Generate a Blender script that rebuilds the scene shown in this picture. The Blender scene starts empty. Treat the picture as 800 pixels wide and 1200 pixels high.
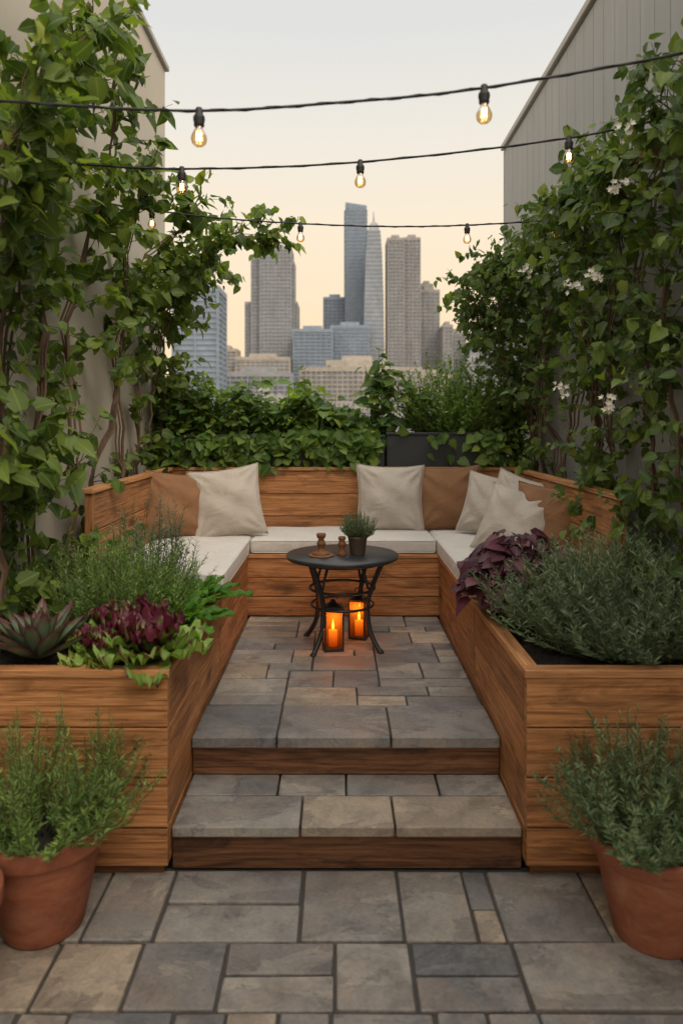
import bpy, math, random
import numpy as np
from mathutils import Vector, Matrix
random.seed(7); rng=np.random.default_rng(11)
D=bpy.data; C=bpy.context
coll=C.scene.collection

# ---------------------------------------------------------------- helpers
def new_obj(name,mesh,parent=None,mats=None):
    o=D.objects.new(name,mesh); coll.objects.link(o)
    if parent: o.parent=parent
    if mats:
        for m in (mats if isinstance(mats,list) else [mats]): mesh.materials.append(m)
    return o
def empty(name):
    o=D.objects.new(name,None); coll.objects.link(o); o.empty_display_size=.1; return o
def smooth(me):
    me.polygons.foreach_set('use_smooth',[True]*len(me.polygons)); me.update()

class Node:
    def __init__(s,mat):
        s.nt=mat.node_tree; s.n=s.nt.nodes; s.l=s.nt.links
    def add(s,t,**kw):
        nd=s.n.new(t)
        for k,v in kw.items(): setattr(nd,k,v)
        return nd
    def link(s,a,b): s.l.new(a,b)
def new_mat(name):
    m=D.materials.new(name); m.use_nodes=True
    N=Node(m); b=N.n['Principled BSDF']; return m,N,b
def ramp(N,stops,interp='LINEAR'):
    r=N.add('ShaderNodeValToRGB'); r.color_ramp.interpolation=interp
    e=r.color_ramp.elements
    while len(e)<len(stops): e.new(.5)
    for i,(p,c) in enumerate(stops):
        e[i].position=p; e[i].color=(c[0],c[1],c[2],1) if len(c)==3 else c
    return r
def mixc(N,fac,a,b,blend='MIX'):
    m=N.add('ShaderNodeMix',data_type='RGBA',blend_type=blend)
    for sock,val in ((m.inputs[0],fac),(m.inputs[6],a),(m.inputs[7],b)):
        if hasattr(val,'links'): N.link(val,sock)
        else: sock.default_value=val if not isinstance(val,tuple) else (val[0],val[1],val[2],1)
    return m.outputs[2]
def mth(N,op,a,b=None,c=None,clamp=False):
    m=N.add('ShaderNodeMath',operation=op,use_clamp=clamp)
    for i,v in enumerate((a,b,c)):
        if v is None: continue
        if hasattr(v,'links'): N.link(v,m.inputs[i])
        else: m.inputs[i].default_value=v
    return m.outputs[0]
def mapping(N,src,scale=(1,1,1)):
    m=N.add('ShaderNodeMapping'); N.link(src,m.inputs[0]); m.inputs['Scale'].default_value=scale; return m.outputs[0]
def noise(N,vec,scale,detail=5,rough=.55,dist=0):
    n=N.add('ShaderNodeTexNoise'); n.inputs['Scale'].default_value=scale; n.inputs['Detail'].default_value=detail
    n.inputs['Roughness'].default_value=rough; n.inputs['Distortion'].default_value=dist
    if vec is not None: N.link(vec,n.inputs['Vector'])
    return n.outputs['Fac']
def bump(N,b,h,strength=.4,dist=.01):
    bp=N.add('ShaderNodeBump'); bp.inputs['Strength'].default_value=strength; bp.inputs['Distance'].default_value=dist
    N.link(h,bp.inputs['Height']); N.link(bp.outputs[0],b.inputs['Normal'])

# ---------------------------------------------------------------- materials
def wood_mat(name,light,mid,dark,stain=.5,rough=.55,knots=.85):
    m,N,b=new_mat(name)
    uv=N.add('ShaderNodeUVMap').outputs[0]
    geo=N.add('ShaderNodeNewGeometry')
    isl=geo.outputs['Random Per Island']
    g1=noise(N,mapping(N,uv,(1.3,19,1)),1.5,7,.65,1.6)
    g3=noise(N,mapping(N,uv,(1.8,70,1)),1.3,4,.6,.6)
    g2=noise(N,mapping(N,uv,(4,190,1)),1.0,3,.6,.3)
    r=ramp(N,[(.30,dark),(.44,mid),(.64,light)])
    N.link(g1,r.inputs[0])
    gl=ramp(N,[(.36,(.55,.50,.46)),(.50,(1,1,1)),(.7,(1.12,1.1,1.05))]); N.link(g3,gl.inputs[0])
    col=mixc(N,1.0,r.outputs[0],gl.outputs[0],'MULTIPLY')
    col=mixc(N,1.0,col,mth(N,'MULTIPLY_ADD',g2,.6,.70),'MULTIPLY')
    wv=N.add('ShaderNodeVectorMath',operation='MULTIPLY_ADD')
    nn=N.add('ShaderNodeTexNoise'); nn.inputs['Scale'].default_value=9; N.link(uv,nn.inputs['Vector'])
    N.link(nn.outputs['Color'],wv.inputs[0]); wv.inputs[1].default_value=(.05,.05,0); N.link(uv,wv.inputs[2])
    vo=N.add('ShaderNodeTexVoronoi'); vo.inputs['Scale'].default_value=1.0
    N.link(mapping(N,wv.outputs[0],(1.9,5.0,1)),vo.inputs['Vector'])
    kn=ramp(N,[(.04,(1,1,1)),(.09,(.65,.65,.65)),(.20,(0,0,0))]); N.link(vo.outputs['Distance'],kn.inputs[0])
    col=mixc(N,mth(N,'MULTIPLY',kn.outputs[0],knots),col,tuple(x*.3 for x in dark))
    st=noise(N,mapping(N,uv,(1.1,4.6,1)),2.1,7,.72,1.0)
    sr=ramp(N,[(.50,(0,0,0)),(.64,(1,1,1))]); N.link(st,sr.inputs[0])
    col=mixc(N,mth(N,'MULTIPLY',sr.outputs[0],stain),col,tuple(x*.6 for x in dark))
    tone=mth(N,'MULTIPLY_ADD',isl,.45,.76)
    col=mixc(N,1.0,col,tone,'MULTIPLY')
    N.link(col,b.inputs['Base Color'])
    b.inputs['Roughness'].default_value=rough
    b.inputs['Specular IOR Level'].default_value=.3
    h=mth(N,'ADD',g1,mth(N,'ADD',mth(N,'MULTIPLY',g2,.5),mth(N,'MULTIPLY',g3,.8)))
    bump(N,b,h,.4,.004)
    return m
M_wood=wood_mat('cedar_wood',(.50,.235,.095),(.38,.165,.062),(.16,.064,.026),.6)
M_cap=wood_mat('cedar_cap',(.58,.295,.13),(.48,.225,.092),(.27,.11,.045),.2,.5,.3)
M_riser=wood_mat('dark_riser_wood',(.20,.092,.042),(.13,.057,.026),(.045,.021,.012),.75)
M_small=wood_mat('turned_wood',(.36,.16,.07),(.26,.11,.045),(.13,.05,.022),.2)

def stone_mat():
    m,N,b=new_mat('flagstone')
    geo=N.add('ShaderNodeNewGeometry'); isl=geo.outputs['Random Per Island']
    tc=N.add('ShaderNodeTexCoord').outputs['Object']
    base=ramp(N,[(0,(.21,.20,.19)),(.16,(.34,.28,.215)),(.32,(.25,.235,.215)),(.48,(.36,.295,.225)),(.62,(.29,.265,.235)),(.76,(.15,.15,.153)),(.86,(.32,.275,.225)),(1,(.23,.215,.20))],'CONSTANT')
    N.link(isl,base.inputs[0])
    off=N.add('ShaderNodeVectorMath',operation='MULTIPLY_ADD')
    cmb=N.add('ShaderNodeCombineXYZ'); N.link(isl,cmb.inputs[0]); N.link(isl,cmb.inputs[1]); N.link(isl,cmb.inputs[2])
    off.inputs[1].default_value=(17,31,9); N.link(cmb.outputs[0],off.inputs[0]); N.link(tc,off.inputs[2])
    v=off.outputs[0]
    n1=noise(N,v,7,10,.68,.4); n2=noise(N,v,70,5,.7); n3=noise(N,v,2.2,5,.6,1.0); n4=noise(N,mapping(N,v,(1,2.0,1)),2.3,8,.62,.5)
    r1=ramp(N,[(.34,(.62,.62,.63)),(.5,(1,1,1)),(.68,(1.28,1.22,1.14))]); N.link(n1,r1.inputs[0])
    col=mixc(N,1.0,base.outputs[0],r1.outputs[0],'MULTIPLY')
    r3=ramp(N,[(.48,(0,0,0)),(.68,(1,1,1))]); N.link(n3,r3.inputs[0])
    col=mixc(N,mth(N,'MULTIPLY',r3.outputs[0],.4),col,(.34,.235,.155))
    ve=mth(N,'ABSOLUTE',mth(N,'SUBTRACT',n4,.5)); r4=ramp(N,[(.0,(1,1,1)),(.012,(0,0,0))]); N.link(ve,r4.inputs[0])
    col=mixc(N,mth(N,'MULTIPLY',r4.outputs[0],.35),col,(.085,.08,.075))
    # one side of each cleft is a slightly darker layer
    r5=ramp(N,[(.49,(.80,.80,.82)),(.51,(1,1,1))]); N.link(n4,r5.inputs[0])
    col=mixc(N,1.0,col,r5.outputs[0],'MULTIPLY')
    col=mixc(N,1.0,col,mth(N,'MULTIPLY_ADD',n2,.9,.55),'MULTIPLY')
    N.link(col,b.inputs['Base Color'])
    rr=ramp(N,[(.3,(.40,)*3),(.7,(.72,)*3)]); N.link(n1,rr.inputs[0]); N.link(rr.outputs[0],b.inputs['Roughness'])
    h=mth(N,'ADD',mth(N,'MULTIPLY',n1,1.0),mth(N,'ADD',mth(N,'MULTIPLY',n2,.35),mth(N,'MULTIPLY',mth(N,'GREATER_THAN',n4,.5),.12)))
    bump(N,b,h,.75,.013)
    return m
M_stone=stone_mat()
def plain(name,col,rough=.7,var=.15,scale=8,bumpS=.2,metal=0,bscale=40,bd=.003):
    m,N,b=new_mat(name)
    tc=N.add('ShaderNodeTexCoord').outputs['Object']
    n=noise(N,tc,scale,6,.6)
    c=mixc(N,1.0,(col[0],col[1],col[2]),mth(N,'MULTIPLY_ADD',n,2*var*1.6,1-var*1.6),'MULTIPLY')
    N.link(c,b.inputs['Base Color']); b.inputs['Roughness'].default_value=rough; b.inputs['Metallic'].default_value=metal
    if bumpS>0: bump(N,b,noise(N,tc,bscale,4,.6),bumpS,bd)
    return m
M_mortar=plain('mortar',(.06,.054,.048),.95,.3,30)
M_soil=plain('soil',(.022,.016,.012),1,.5,30,1,0,60,.02)
M_black=plain('black_metal',(.018,.018,.02),.42,.1,20,.1)
M_blacktop=plain('black_table_top',(.03,.032,.036),.38,.25,12,.1)
M_trough=plain('dark_trough',(.035,.04,.043),.6,.2,10,.15)
M_cable=plain('rubber_cable',(.012,.012,.013),.6,.05,10,0)
M_stucco=plain('stucco',(.45,.41,.345),.9,.12,1.3,.35,0,90,.003)
M_coping=plain('metal_coping',(.36,.34,.31),.55,.08,5,0)
M_concrete=plain('concrete',(.3,.3,.3),.9,.1,2,.1)

def siding_mat():
    m,N,b=new_mat('grey_siding')
    tc=N.add('ShaderNodeTexCoord').outputs['Object']
    n=noise(N,mapping(N,tc,(1,1,.15)),6,6,.6)
    c=mixc(N,1.0,(.31,.308,.297),mth(N,'MULTIPLY_ADD',n,.4,.8),'MULTIPLY')
    N.link(c,b.inputs['Base Color']); b.inputs['Roughness'].default_value=.65
    bump(N,b,n,.15,.004); return m
M_siding=siding_mat()

def fabric(name,col,rough=.95):
    m,N,b=new_mat(name)
    tc=N.add('ShaderNodeTexCoord').outputs['Object']
    n=noise(N,tc,7,4,.6); w=noise(N,mapping(N,tc,(1,1,1)),420,2,.5)
    c=mixc(N,1.0,col,mth(N,'MULTIPLY_ADD',n,.25,.87),'MULTIPLY')
    c=mixc(N,1.0,c,mth(N,'MULTIPLY_ADD',w,.3,.85),'MULTIPLY')
    N.link(c,b.inputs['Base Color']); b.inputs['Roughness'].default_value=rough
    b.inputs['Sheen Weight'].default_value=.1; b.inputs['Specular IOR Level'].default_value=.15
    h=mth(N,'ADD',mth(N,'MULTIPLY',noise(N,tc,9,3,.5,1.2),1.0),mth(N,'MULTIPLY',w,.06))
    bump(N,b,h,.6,.022)
    return m
M_cush=fabric('canvas_cushion',(.64,.61,.57)); M_beige=fabric('linen_beige',(.50,.445,.385)); M_tan=fabric('tan_fabric',(.26,.135,.068),.8)
def terracotta():
    m,N,b=new_mat('terracotta')
    tc=N.add('ShaderNodeTexCoord').outputs['Object']
    n=noise(N,mapping(N,tc,(1,1,2.5)),6,8,.7,.5); n2=noise(N,tc,3,6,.7,1)
    r=ramp(N,[(.3,(.15,.045,.023)),(.5,(.27,.085,.04)),(.7,(.35,.13,.066))]); N.link(n,r.inputs[0])
    e=ramp(N,[(.55,(0,0,0)),(.75,(1,1,1))]); N.link(n2,e.inputs[0])
    N.link(mixc(N,mth(N,'MULTIPLY',e.outputs[0],.45),r.outputs[0],(.40,.25,.17)),b.inputs['Base Color']); b.inputs['Roughness'].default_value=.72
    bump(N,b,noise(N,tc,60,4,.6),.25,.003); return m
M_terra=terracotta()

def leaf_mat(name,c0,c1,edge=None,edgeamt=0,trans=.3,rough=.5,vein=True,tip=None):
    m,N,b=new_mat(name)
    geo=N.add('ShaderNodeNewGeometry'); isl=geo.outputs['Random Per Island']
    r=ramp(N,[(0,c0),(.6,tuple((a+b_)/2 for a,b_ in zip(c0,c1))),(.93,c1),(1,(c1[0]*1.5,c1[1]*1.25,c1[2]))]); N.link(isl,r.inputs[0])
    col=r.outputs[0]
    uv=N.add('ShaderNodeUVMap').outputs[0]
    sx=N.add('ShaderNodeSeparateXYZ'); N.link(uv,sx.inputs[0])
    av=mth(N,'ABSOLUTE',mth(N,'SUBTRACT',sx.outputs[1],.5))
    tc=N.add('ShaderNodeTexCoord').outputs['Object']
    big=noise(N,tc,1.6,3,.5)
    col=mixc(N,1.0,col,mth(N,'MULTIPLY_ADD',big,1.2,.4),'MULTIPLY')
    if vein:
        rib=ramp(N,[(0,(1,1,1)),(.05,(0,0,0))]); N.link(av,rib.inputs[0])
        col=mixc(N,mth(N,'MULTIPLY',rib.outputs[0],.35),col,tuple(min(1,x*1.9) for x in c1))
    if edge:
        e=mth(N,'MAXIMUM',mth(N,'MULTIPLY',av,2.0),mth(N,'SUBTRACT',sx.outputs[0],.05))
        e=mth(N,'ADD',e,mth(N,'MULTIPLY_ADD',noise(N,tc,26,3),.4,-.2))
        er=ramp(N,[(1-edgeamt-.12,(0,0,0)),(min(1,1-edgeamt+.12),(1,1,1))]); N.link(e,er.inputs[0])
        col=mixc(N,er.outputs[0],col,edge)
    N.link(col,b.inputs['Base Color']); b.inputs['Roughness'].default_value=rough
    b.inputs['Specular IOR Level'].default_value=.3
    if trans>0:
        tr=N.add('ShaderNodeBsdfTranslucent'); tcol=mixc(N,1.0,col,(1.7,1.7,.7),'MULTIPLY'); N.link(tcol,tr.inputs[0])
        mx=N.add('ShaderNodeMixShader'); mx.inputs[0].default_value=trans
        N.link(b.outputs[0],mx.inputs[1]); N.link(tr.outputs[0],mx.inputs[2])
        N.link(mx.outputs[0],N.n['Material Output'].inputs[0])
    return m
L_vine=leaf_mat('vine_leaf',(.045,.088,.02),(.175,.245,.048),trans=.4)
L_vine2=leaf_mat('jasmine_leaf',(.042,.085,.022),(.155,.22,.052),trans=.35)
L_back=leaf_mat('shrub_leaf',(.05,.11,.024),(.18,.27,.055),trans=.4)
L_rose=leaf_mat('rosemary_leaf',(.08,.13,.06),(.19,.26,.13),trans=.2,vein=False,rough=.6)
L_lav=leaf_mat('lavender_leaf',(.085,.135,.075),(.21,.28,.16),trans=.2,vein=False,rough=.6)
L_thyme=leaf_mat('thyme_leaf',(.08,.16,.035),(.24,.36,.095),trans=.3,vein=False,rough=.55)
L_blue=leaf_mat('bluegreen_leaf',(.055,.11,.08),(.14,.21,.16),trans=.2,vein=False)
L_spin=leaf_mat('spinach_leaf',(.055,.15,.02),(.13,.27,.045),trans=.35)
L_lett=leaf_mat('lettuce_leaf',(.16,.27,.05),(.25,.38,.09),edge=(.10,.015,.025),edgeamt=-.02,trans=.3,rough=.42)
L_lettR=leaf_mat('lettuce_red_leaf',(.14,.20,.05),(.20,.26,.07),edge=(.11,.014,.035),edgeamt=.26,trans=.25,rough=.42)
L_purp=leaf_mat('heuchera_leaf',(.055,.018,.028),(.14,.042,.062),trans=.2,rough=.45)
L_eche=leaf_mat('echeveria_leaf',(.10,.16,.09),(.17,.23,.14),edge=(.12,.035,.045),edgeamt=.20,trans=0,rough=.4,vein=False)
M_bark=plain('vine_bark',(.13,.08,.05),.9,.3,30,.5)
M_stem=plain('green_stem',(.10,.12,.045),.8,.2,30,0)
M_petal=plain('white_petal',(.72,.70,.60),.7,.05,10,0)

# ---------------------------------------------------------------- box builder (planks with grain UVs)
class Boxes:
    def __init__(s): s.v=[];s.f=[];s.uv=[]
    def add(s,x0,x1,y0,y1,z0,z1,g=0,jit=0.0):
        b=len(s.v); lo=(x0,y0,z0); hi=(x1,y1,z1)
        ps=[(i,j,k) for i in (0,1) for j in (0,1) for k in (0,1)]
        for p in ps: s.v.append(tuple((lo,hi)[p[a]][a]+(random.uniform(-jit,jit) if a<2 else 0) for a in range(3)))
        idx=lambda i,j,k:b+i*4+j*2+k
        faces=[((0,0,0),(0,0,1),(0,1,1),(0,1,0),0),((1,0,0),(1,1,0),(1,1,1),(1,0,1),0),
               ((0,0,0),(1,0,0),(1,0,1),(0,0,1),1),((0,1,0),(0,1,1),(1,1,1),(1,1,0),1),
               ((0,0,0),(0,1,0),(1,1,0),(1,0,0),2),((0,0,1),(1,0,1),(1,1,1),(0,1,1),2)]
        ou,ov=random.uniform(0,50),random.uniform(0,50)
        for *q,n in faces:
            s.f.append([idx(*p) for p in q])
            ax=[a for a in range(3) if a!=n]
            if g in ax: u=g; w=[a for a in ax if a!=g][0]
            else: u,w=ax
            for p in q:
                c=s.v[idx(*p)]; s.uv.append((c[u]+ou,c[w]+ov))
    def obj(s,name,mat,parent=None,bevel=.004,seg=2):
        me=D.meshes.new(name); me.from_pydata(s.v,[],s.f)
        l=me.uv_layers.new(name='UVMap'); l.data.foreach_set('uv',[c for t in s.uv for c in t])
        o=new_obj(name,me,parent,mat)
        if bevel>0:
            m=o.modifiers.new('bevel','BEVEL'); m.width=bevel; m.segments=seg; m.limit_method='ANGLE'
        return o

def lathe(name,prof,mat,parent=None,seg=40,loc=(0,0,0),cap=True):
    v=[];f=[]
    n=len(prof)
    for r,z in prof:
        for k in range(seg):
            a=2*math.pi*k/seg; v.append((r*math.cos(a)+loc[0],r*math.sin(a)+loc[1],z+loc[2]))
    for i in range(n-1):
        for k in range(seg):
            f.append((i*seg+k,i*seg+(k+1)%seg,(i+1)*seg+(k+1)%seg,(i+1)*seg+k))
    if cap:
        f.append(list(range(seg))[::-1]); f.append([(n-1)*seg+k for k in range(seg)])
    me=D.meshes.new(name); me.from_pydata(v,[],f)
    for p in me.polygons: p.use_smooth=len(p.vertices)==4
    o=new_obj(name,me,parent,mat); 
    return o

def tubes_mesh(name,paths,mat,parent=None,sides=6):
    V=[];F=[];base=0
    for pts,rad in paths:
        P=np.array(pts,float); n=len(P)
        T=np.gradient(P,axis=0); T/=np.linalg.norm(T,axis=1)[:,None]+1e-9
        ref=np.array([0.13,0.21,.97]) if abs(T[0][2])<.9 else np.array([.97,.2,.1])
        A=np.cross(T,ref); A/=np.linalg.norm(A,axis=1)[:,None]+1e-9; B=np.cross(T,A)
        R=np.array(rad if hasattr(rad,'__len__') else [rad]*n,float)
        for i in range(n):
            for k in range(sides):
                a=2*math.pi*k/sides
                V.append(tuple(P[i]+R[i]*(math.cos(a)*A[i]+math.sin(a)*B[i])))
        for i in range(n-1):
            for k in range(sides):
                F.append((base+i*sides+k,base+i*sides+(k+1)%sides,base+(i+1)*sides+(k+1)%sides,base+(i+1)*sides+k))
        F.append([base+k for k in range(sides)][::-1]); F.append([base+(n-1)*sides+k for k in range(sides)])
        base+=n*sides
    me=D.meshes.new(name); me.from_pydata(V,[],F); smooth(me)
    return new_obj(name,me,parent,mat)
def catmull(P,n=8):
    P=[np.array(p,float) for p in P]; P=[2*P[0]-P[1]]+P+[2*P[-1]-P[-2]]; out=[]
    for i in range(1,len(P)-2):
        for k in range(n):
            t=k/n
            out.append(.5*((2*P[i])+(-P[i-1]+P[i+1])*t+(2*P[i-1]-5*P[i]+4*P[i+1]-P[i+2])*t*t+(-P[i-1]+3*P[i]-3*P[i+1]+P[i+2])*t**3))
    out.append(P[-2]); return np.array(out)

# ---------------------------------------------------------------- leaves
T_BROAD=dict(p=[(0,0),(.33,0),(.68,0),(1,0),(-.03,.24),(.30,.43),(.66,.30),(-.03,-.24),(.30,-.43),(.66,-.30)],
 f=[(0,4,5,1),(1,5,6,2),(2,6,3),(0,1,8,7),(1,2,9,8),(2,3,9)])
T_OVAL=dict(p=[(0,0),(.33,0),(.68,0),(1,0),(.12,.16),(.42,.27),(.76,.18),(.12,-.16),(.42,-.27),(.76,-.18)],f=T_BROAD['f'])
T_NEEDLE=dict(p=[(0,0),(1,0),(.45,.09),(.45,-.09)],f=[(0,2,1,3)])
T_LEAFLET=dict(p=[(0,0),(1,0),(.45,.24),(.45,-.24)],f=[(0,2,1),(0,1,3)])
def leaves(name,pos,dirs,nrm,size,T,mat,parent=None,fold=.25,droop=.25,smoothf=True):
    pos=np.array(pos,float);dirs=np.array(dirs,float);nrm=np.array(nrm,float);size=np.array(size,float)
    dirs/=np.linalg.norm(dirs,axis=1)[:,None]+1e-9
    side=np.cross(nrm,dirs); side/=np.linalg.norm(side,axis=1)[:,None]+1e-9
    up=np.cross(dirs,side)
    p=np.array(T['p']); n=len(pos); k=len(p)
    fo=fold*rng.uniform(.3,1.5,n); dr=droop*rng.uniform(.0,1.8,n); wd=rng.uniform(.8,1.15,n)
    u=p[:,0][None,:]; v=p[:,1][None,:]*wd[:,None]
    w=fo[:,None]*np.abs(v)-dr[:,None]*u**2
    V=pos[:,None,:]+size[:,None,None]*(u[:,:,None]*dirs[:,None,:]+v[:,:,None]*side[:,None,:]+w[:,:,None]*up[:,None,:])
    V=V.reshape(-1,3)
    fl=[len(f) for f in T['f']]; loops=np.array([i for f in T['f'] for i in f])
    L=(loops[None,:]+(np.arange(n)*k)[:,None]).ravel()
    starts=np.concatenate([[0],np.cumsum(np.tile(fl,n))[:-1]])
    me=D.meshes.new(name); me.vertices.add(len(V)); me.vertices.foreach_set('co',V.ravel())
    me.loops.add(len(L)); me.loops.foreach_set('vertex_index',L.astype(np.int32))
    me.polygons.add(len(fl)*n); me.polygons.foreach_set('loop_start',starts.astype(np.int32))
    me.update(calc_edges=True)
    uvl=me.uv_layers.new(name='UVMap')
    uvt=np.array([(p[i][0],p[i][1]+.5) for i in loops]); uvl.data.foreach_set('uv',np.tile(uvt,(n,1)).ravel())
    me.polygons.foreach_set('use_smooth',[smoothf]*len(me.polygons)); me.update()
    return new_obj(name,me,parent,mat)

def rosemary(name,c,rad,h,nst,nl,nlen,mat,spread=.9,parent=None,stem_mat=None,T=T_NEEDLE,start=.12,flat=1.0,upc=.9,wild=.08):
    root=parent or empty(name)
    P=[];Dr=[];Nn=[];S=[];paths=[]
    for i in range(nst):
        a=random.uniform(0,2*math.pi); rr=math.sqrt(random.random())
        base=np.array([c[0]+rad*.45*rr*math.cos(a),c[1]+rad*.45*rr*math.sin(a)*flat,c[2]])
        hh=h*random.uniform(.5,1.15)*(1-.38*rr**2)
        out=np.array([math.cos(a),math.sin(a)*flat,0])
        end=base+out*rad*spread*rr*random.uniform(.5,.95)+np.array([0,0,hh])
        a2=a+random.uniform(-.9,.9)
        mid=base*.45+end*.55+np.array([math.cos(a2),math.sin(a2),0])*rad*.12
        mid[2]=base[2]+hh*.48
        cv=catmull([base,mid,end+np.array([random.uniform(-1,1),random.uniform(-1,1),0])*rad*wild],5)
        paths.append((cv,np.linspace(.0032,.0012,len(cv))))
        m=int(nl*random.uniform(.8,1.2))
        ts=np.linspace(start,1,m)
        for t in ts:
            f=t*(len(cv)-1); k=min(int(f),len(cv)-2); q=cv[k]+(cv[k+1]-cv[k])*(f-k)
            tg=cv[k+1]-cv[k]; tg/=np.linalg.norm(tg)+1e-9
            an=random.uniform(0,6.283); o=np.array([math.cos(an),math.sin(an),random.uniform(-.2,.3)])
            d=o+tg*upc*random.uniform(.6,1.3)
            P.append(q);Dr.append(d);Nn.append(tg+o*.1+rng.normal(0,.3,3));S.append(nlen*random.uniform(.65,1.2)*(1-.35*t**4))
    tubes_mesh(name+'_stems',paths,stem_mat or M_stem,root,3)
    leaves(name+'_leaves',P,Dr,Nn,S,T,mat,root,.2,.12)
    return root

def ribbon_rosette(name,c,specs,mat,parent=None):
    V=[];F=[];UV=[]
    nu,nv=14,12
    for (az,tilt,L,W,ruf,curl,br,bz,pointed,cup) in specs:
        b=len(V); ph=random.uniform(0,6.28); fr=random.uniform(3.2,5.0)
        ca,sa=math.cos(az),math.sin(az)
        ang=math.radians(90-tilt); r=br; z=bz
        pr=[];
        for i in range(nu+1):
            pr.append((r,z,ang)); st=L/nu
            r+=math.cos(ang)*st; z+=math.sin(ang)*st; ang-=curl/nu
        for i in range(nu+1):
            u=i/nu; r,z,an=pr[i]
            if pointed: wv=W*(max(0,math.sin(math.pi*min(1,(u*.62+.14))))**1.0)*(1-u**5)**.9*(1 if u<.999 else .02)
            else: wv=W*(.28+.72*math.sin(math.pi*min(.5,u*.62)))*(1-u**6*.55)
            for j in range(nv+1):
                v=j/nv*2-1
                e=abs(v)**2.2
                rf=ruf*(e*math.sin(ph+fr*u*6.28+ (2.1 if v>0 else 0))+ (u**3)*.8*math.sin(ph*2+v*9))*(.3+u)
                up=cup*v*v*wv + rf
                lat=v*wv*(1+.12*math.sin(ph+u*20)*ruf*20*0.3)
                nr,nz=-math.sin(an),math.cos(an)
                rr=r+nr*up+ (math.cos(an)*rf*.4); zz=z+nz*up
                V.append((c[0]+ca*rr-sa*lat, c[1]+sa*rr+ca*lat, c[2]+zz)); UV.append((u,v*.5+.5))
        for i in range(nu):
            for j in range(nv):
                q=b+i*(nv+1)+j; F.append((q,q+1,q+nv+2,q+nv+1))
    me=D.meshes.new(name); me.from_pydata(V,[],F)
    l=me.uv_layers.new(name='UVMap')
    vi=np.zeros(len(me.loops),np.int32); me.loops.foreach_get('vertex_index',vi)
    l.data.foreach_set('uv',np.array(UV)[vi].ravel()); smooth(me)
    return new_obj(name,me,parent,mat)

def vine(root,name,stems,mat,leafsize,T,outward,twig_len=(.15,.42),keep=1.0):
    P=[];Dr=[];Nn=[];S=[];paths=[];thin=[]
    out=np.array(outward,float)
    def leafat(q,d0):
        o=out*random.uniform(.2,1.0)+rng.normal(0,.45,3)+np.array([0,-.35,.55])
        d=d0*.6+rng.normal(0,.55,3)+np.array([0,0,-.45])
        P.append(q+rng.normal(0,.012,3));Dr.append(d);Nn.append(o);S.append(leafsize*random.choice([.45,.65,.8,.95,1.1,1.3]))
    for pts,r,segs in stems:
        cv=catmull(pts,9)
        w=np.cumsum(rng.normal(0,.014,cv.shape),axis=0); w-=np.linspace(0,1,len(w))[:,None]*w[-1]; cv=cv+w
        paths.append((cv,np.linspace(r,r*.35,len(cv))))
        ph=random.uniform(0,6.28)
        for am in (.035,.07):
            tw=cv+np.array([[am*.6*math.sin(ph+i*.4),am*math.cos(ph*2+i*.31),0] for i in range(len(cv))])
            paths.append((tw,np.linspace(r*.6,r*.25,len(cv))))
        for t0,t1,cnt in segs:
            for _ in range(int(cnt*keep)):
                t=random.uniform(t0,t1); f=t*(len(cv)-1); k=min(int(f),len(cv)-2); q=cv[k]+(cv[k+1]-cv[k])*(f-k)
                d=rng.normal(0,1,3); d[2]=abs(d[2])*.7-.05; d+=out*.55; 
                tg=cv[k+1]-cv[k]; d+= .6*tg/(np.linalg.norm(tg)+1e-9); d/=np.linalg.norm(d)
                ln=random.uniform(*twig_len); n=max(4,int(ln/.034)); pp=[q]; dd=d.copy()
                for i in range(n):
                    dd=dd+np.array([0,0,-.05])+rng.normal(0,.1,3); dd/=np.linalg.norm(dd)
                    nx=pp[-1]+dd*ln/n
                    if out[0]>0: nx[0]=max(nx[0],-1.47)
                    elif out[0]<0: nx[0]=min(nx[0],1.56)
                    pp.append(nx)
                    if i>0 or random.random()<.5: leafat(nx,dd)
                    if random.random()<.35: leafat(nx,dd)
                thin.append((pp,np.linspace(.0035,.0012,len(pp))))
    tubes_mesh(name+'_stems',paths,M_bark,root,6)
    tubes_mesh(name+'_twigs',thin,M_stem,root,3)
    leaves(name+'_leaves',P,Dr,Nn,S,T,mat,root,.3,.3)
    return np.array(P)

# ================================================================= TERRACE STRUCTURE
XL,XR=-.63,.69
YF=2.64
HT=.77
FL=.34
WL,WR=-1.5,1.6

def pack(x0,x1,y0,y1,cell,shapes,z,B,th=.03,gap=.011):
    nx=int(round((x1-x0)/cell)); ny=int(round((y1-y0)/cell)); cx=(x1-x0)/nx; cy=(y1-y0)/ny
    occ=np.zeros((nx,ny),bool)
    for j in range(ny):
        for i in range(nx):
            if occ[i,j]: continue
            cs=shapes[:]; random.shuffle(cs)
            for (w,h) in cs+[(1,1)]:
                if i+w<=nx and j+h<=ny and not occ[i:i+w,j:j+h].any():
                    occ[i:i+w,j:j+h]=True
                    B.add(x0+i*cx+gap/2,x0+(i+w)*cx-gap/2,y0+j*cy+gap/2,y0+(j+h)*cy-gap/2,z-th,z+random.uniform(-.003,.003),0,.0025)
                    break
B=Boxes()
rows=[(2.045,2.32,[(-1.5,-1.12),(-1.12,-.89),(-.89,-.628),(-.628,-.355,),(-.355,-.013,'h'),(-.013,.228),(.228,.555,'h'),(.555,1.07),(1.07,1.6)]),
      (2.32,2.69,[(-1.5,-1.2),(-1.2,-.84),(-.84,-.604),(-.604,-.131,'h'),(-.131,.215),(.215,.455),(.455,.545,'s'),(.545,.89),(.89,1.25),(1.25,1.6)])]
g=.0055
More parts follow.
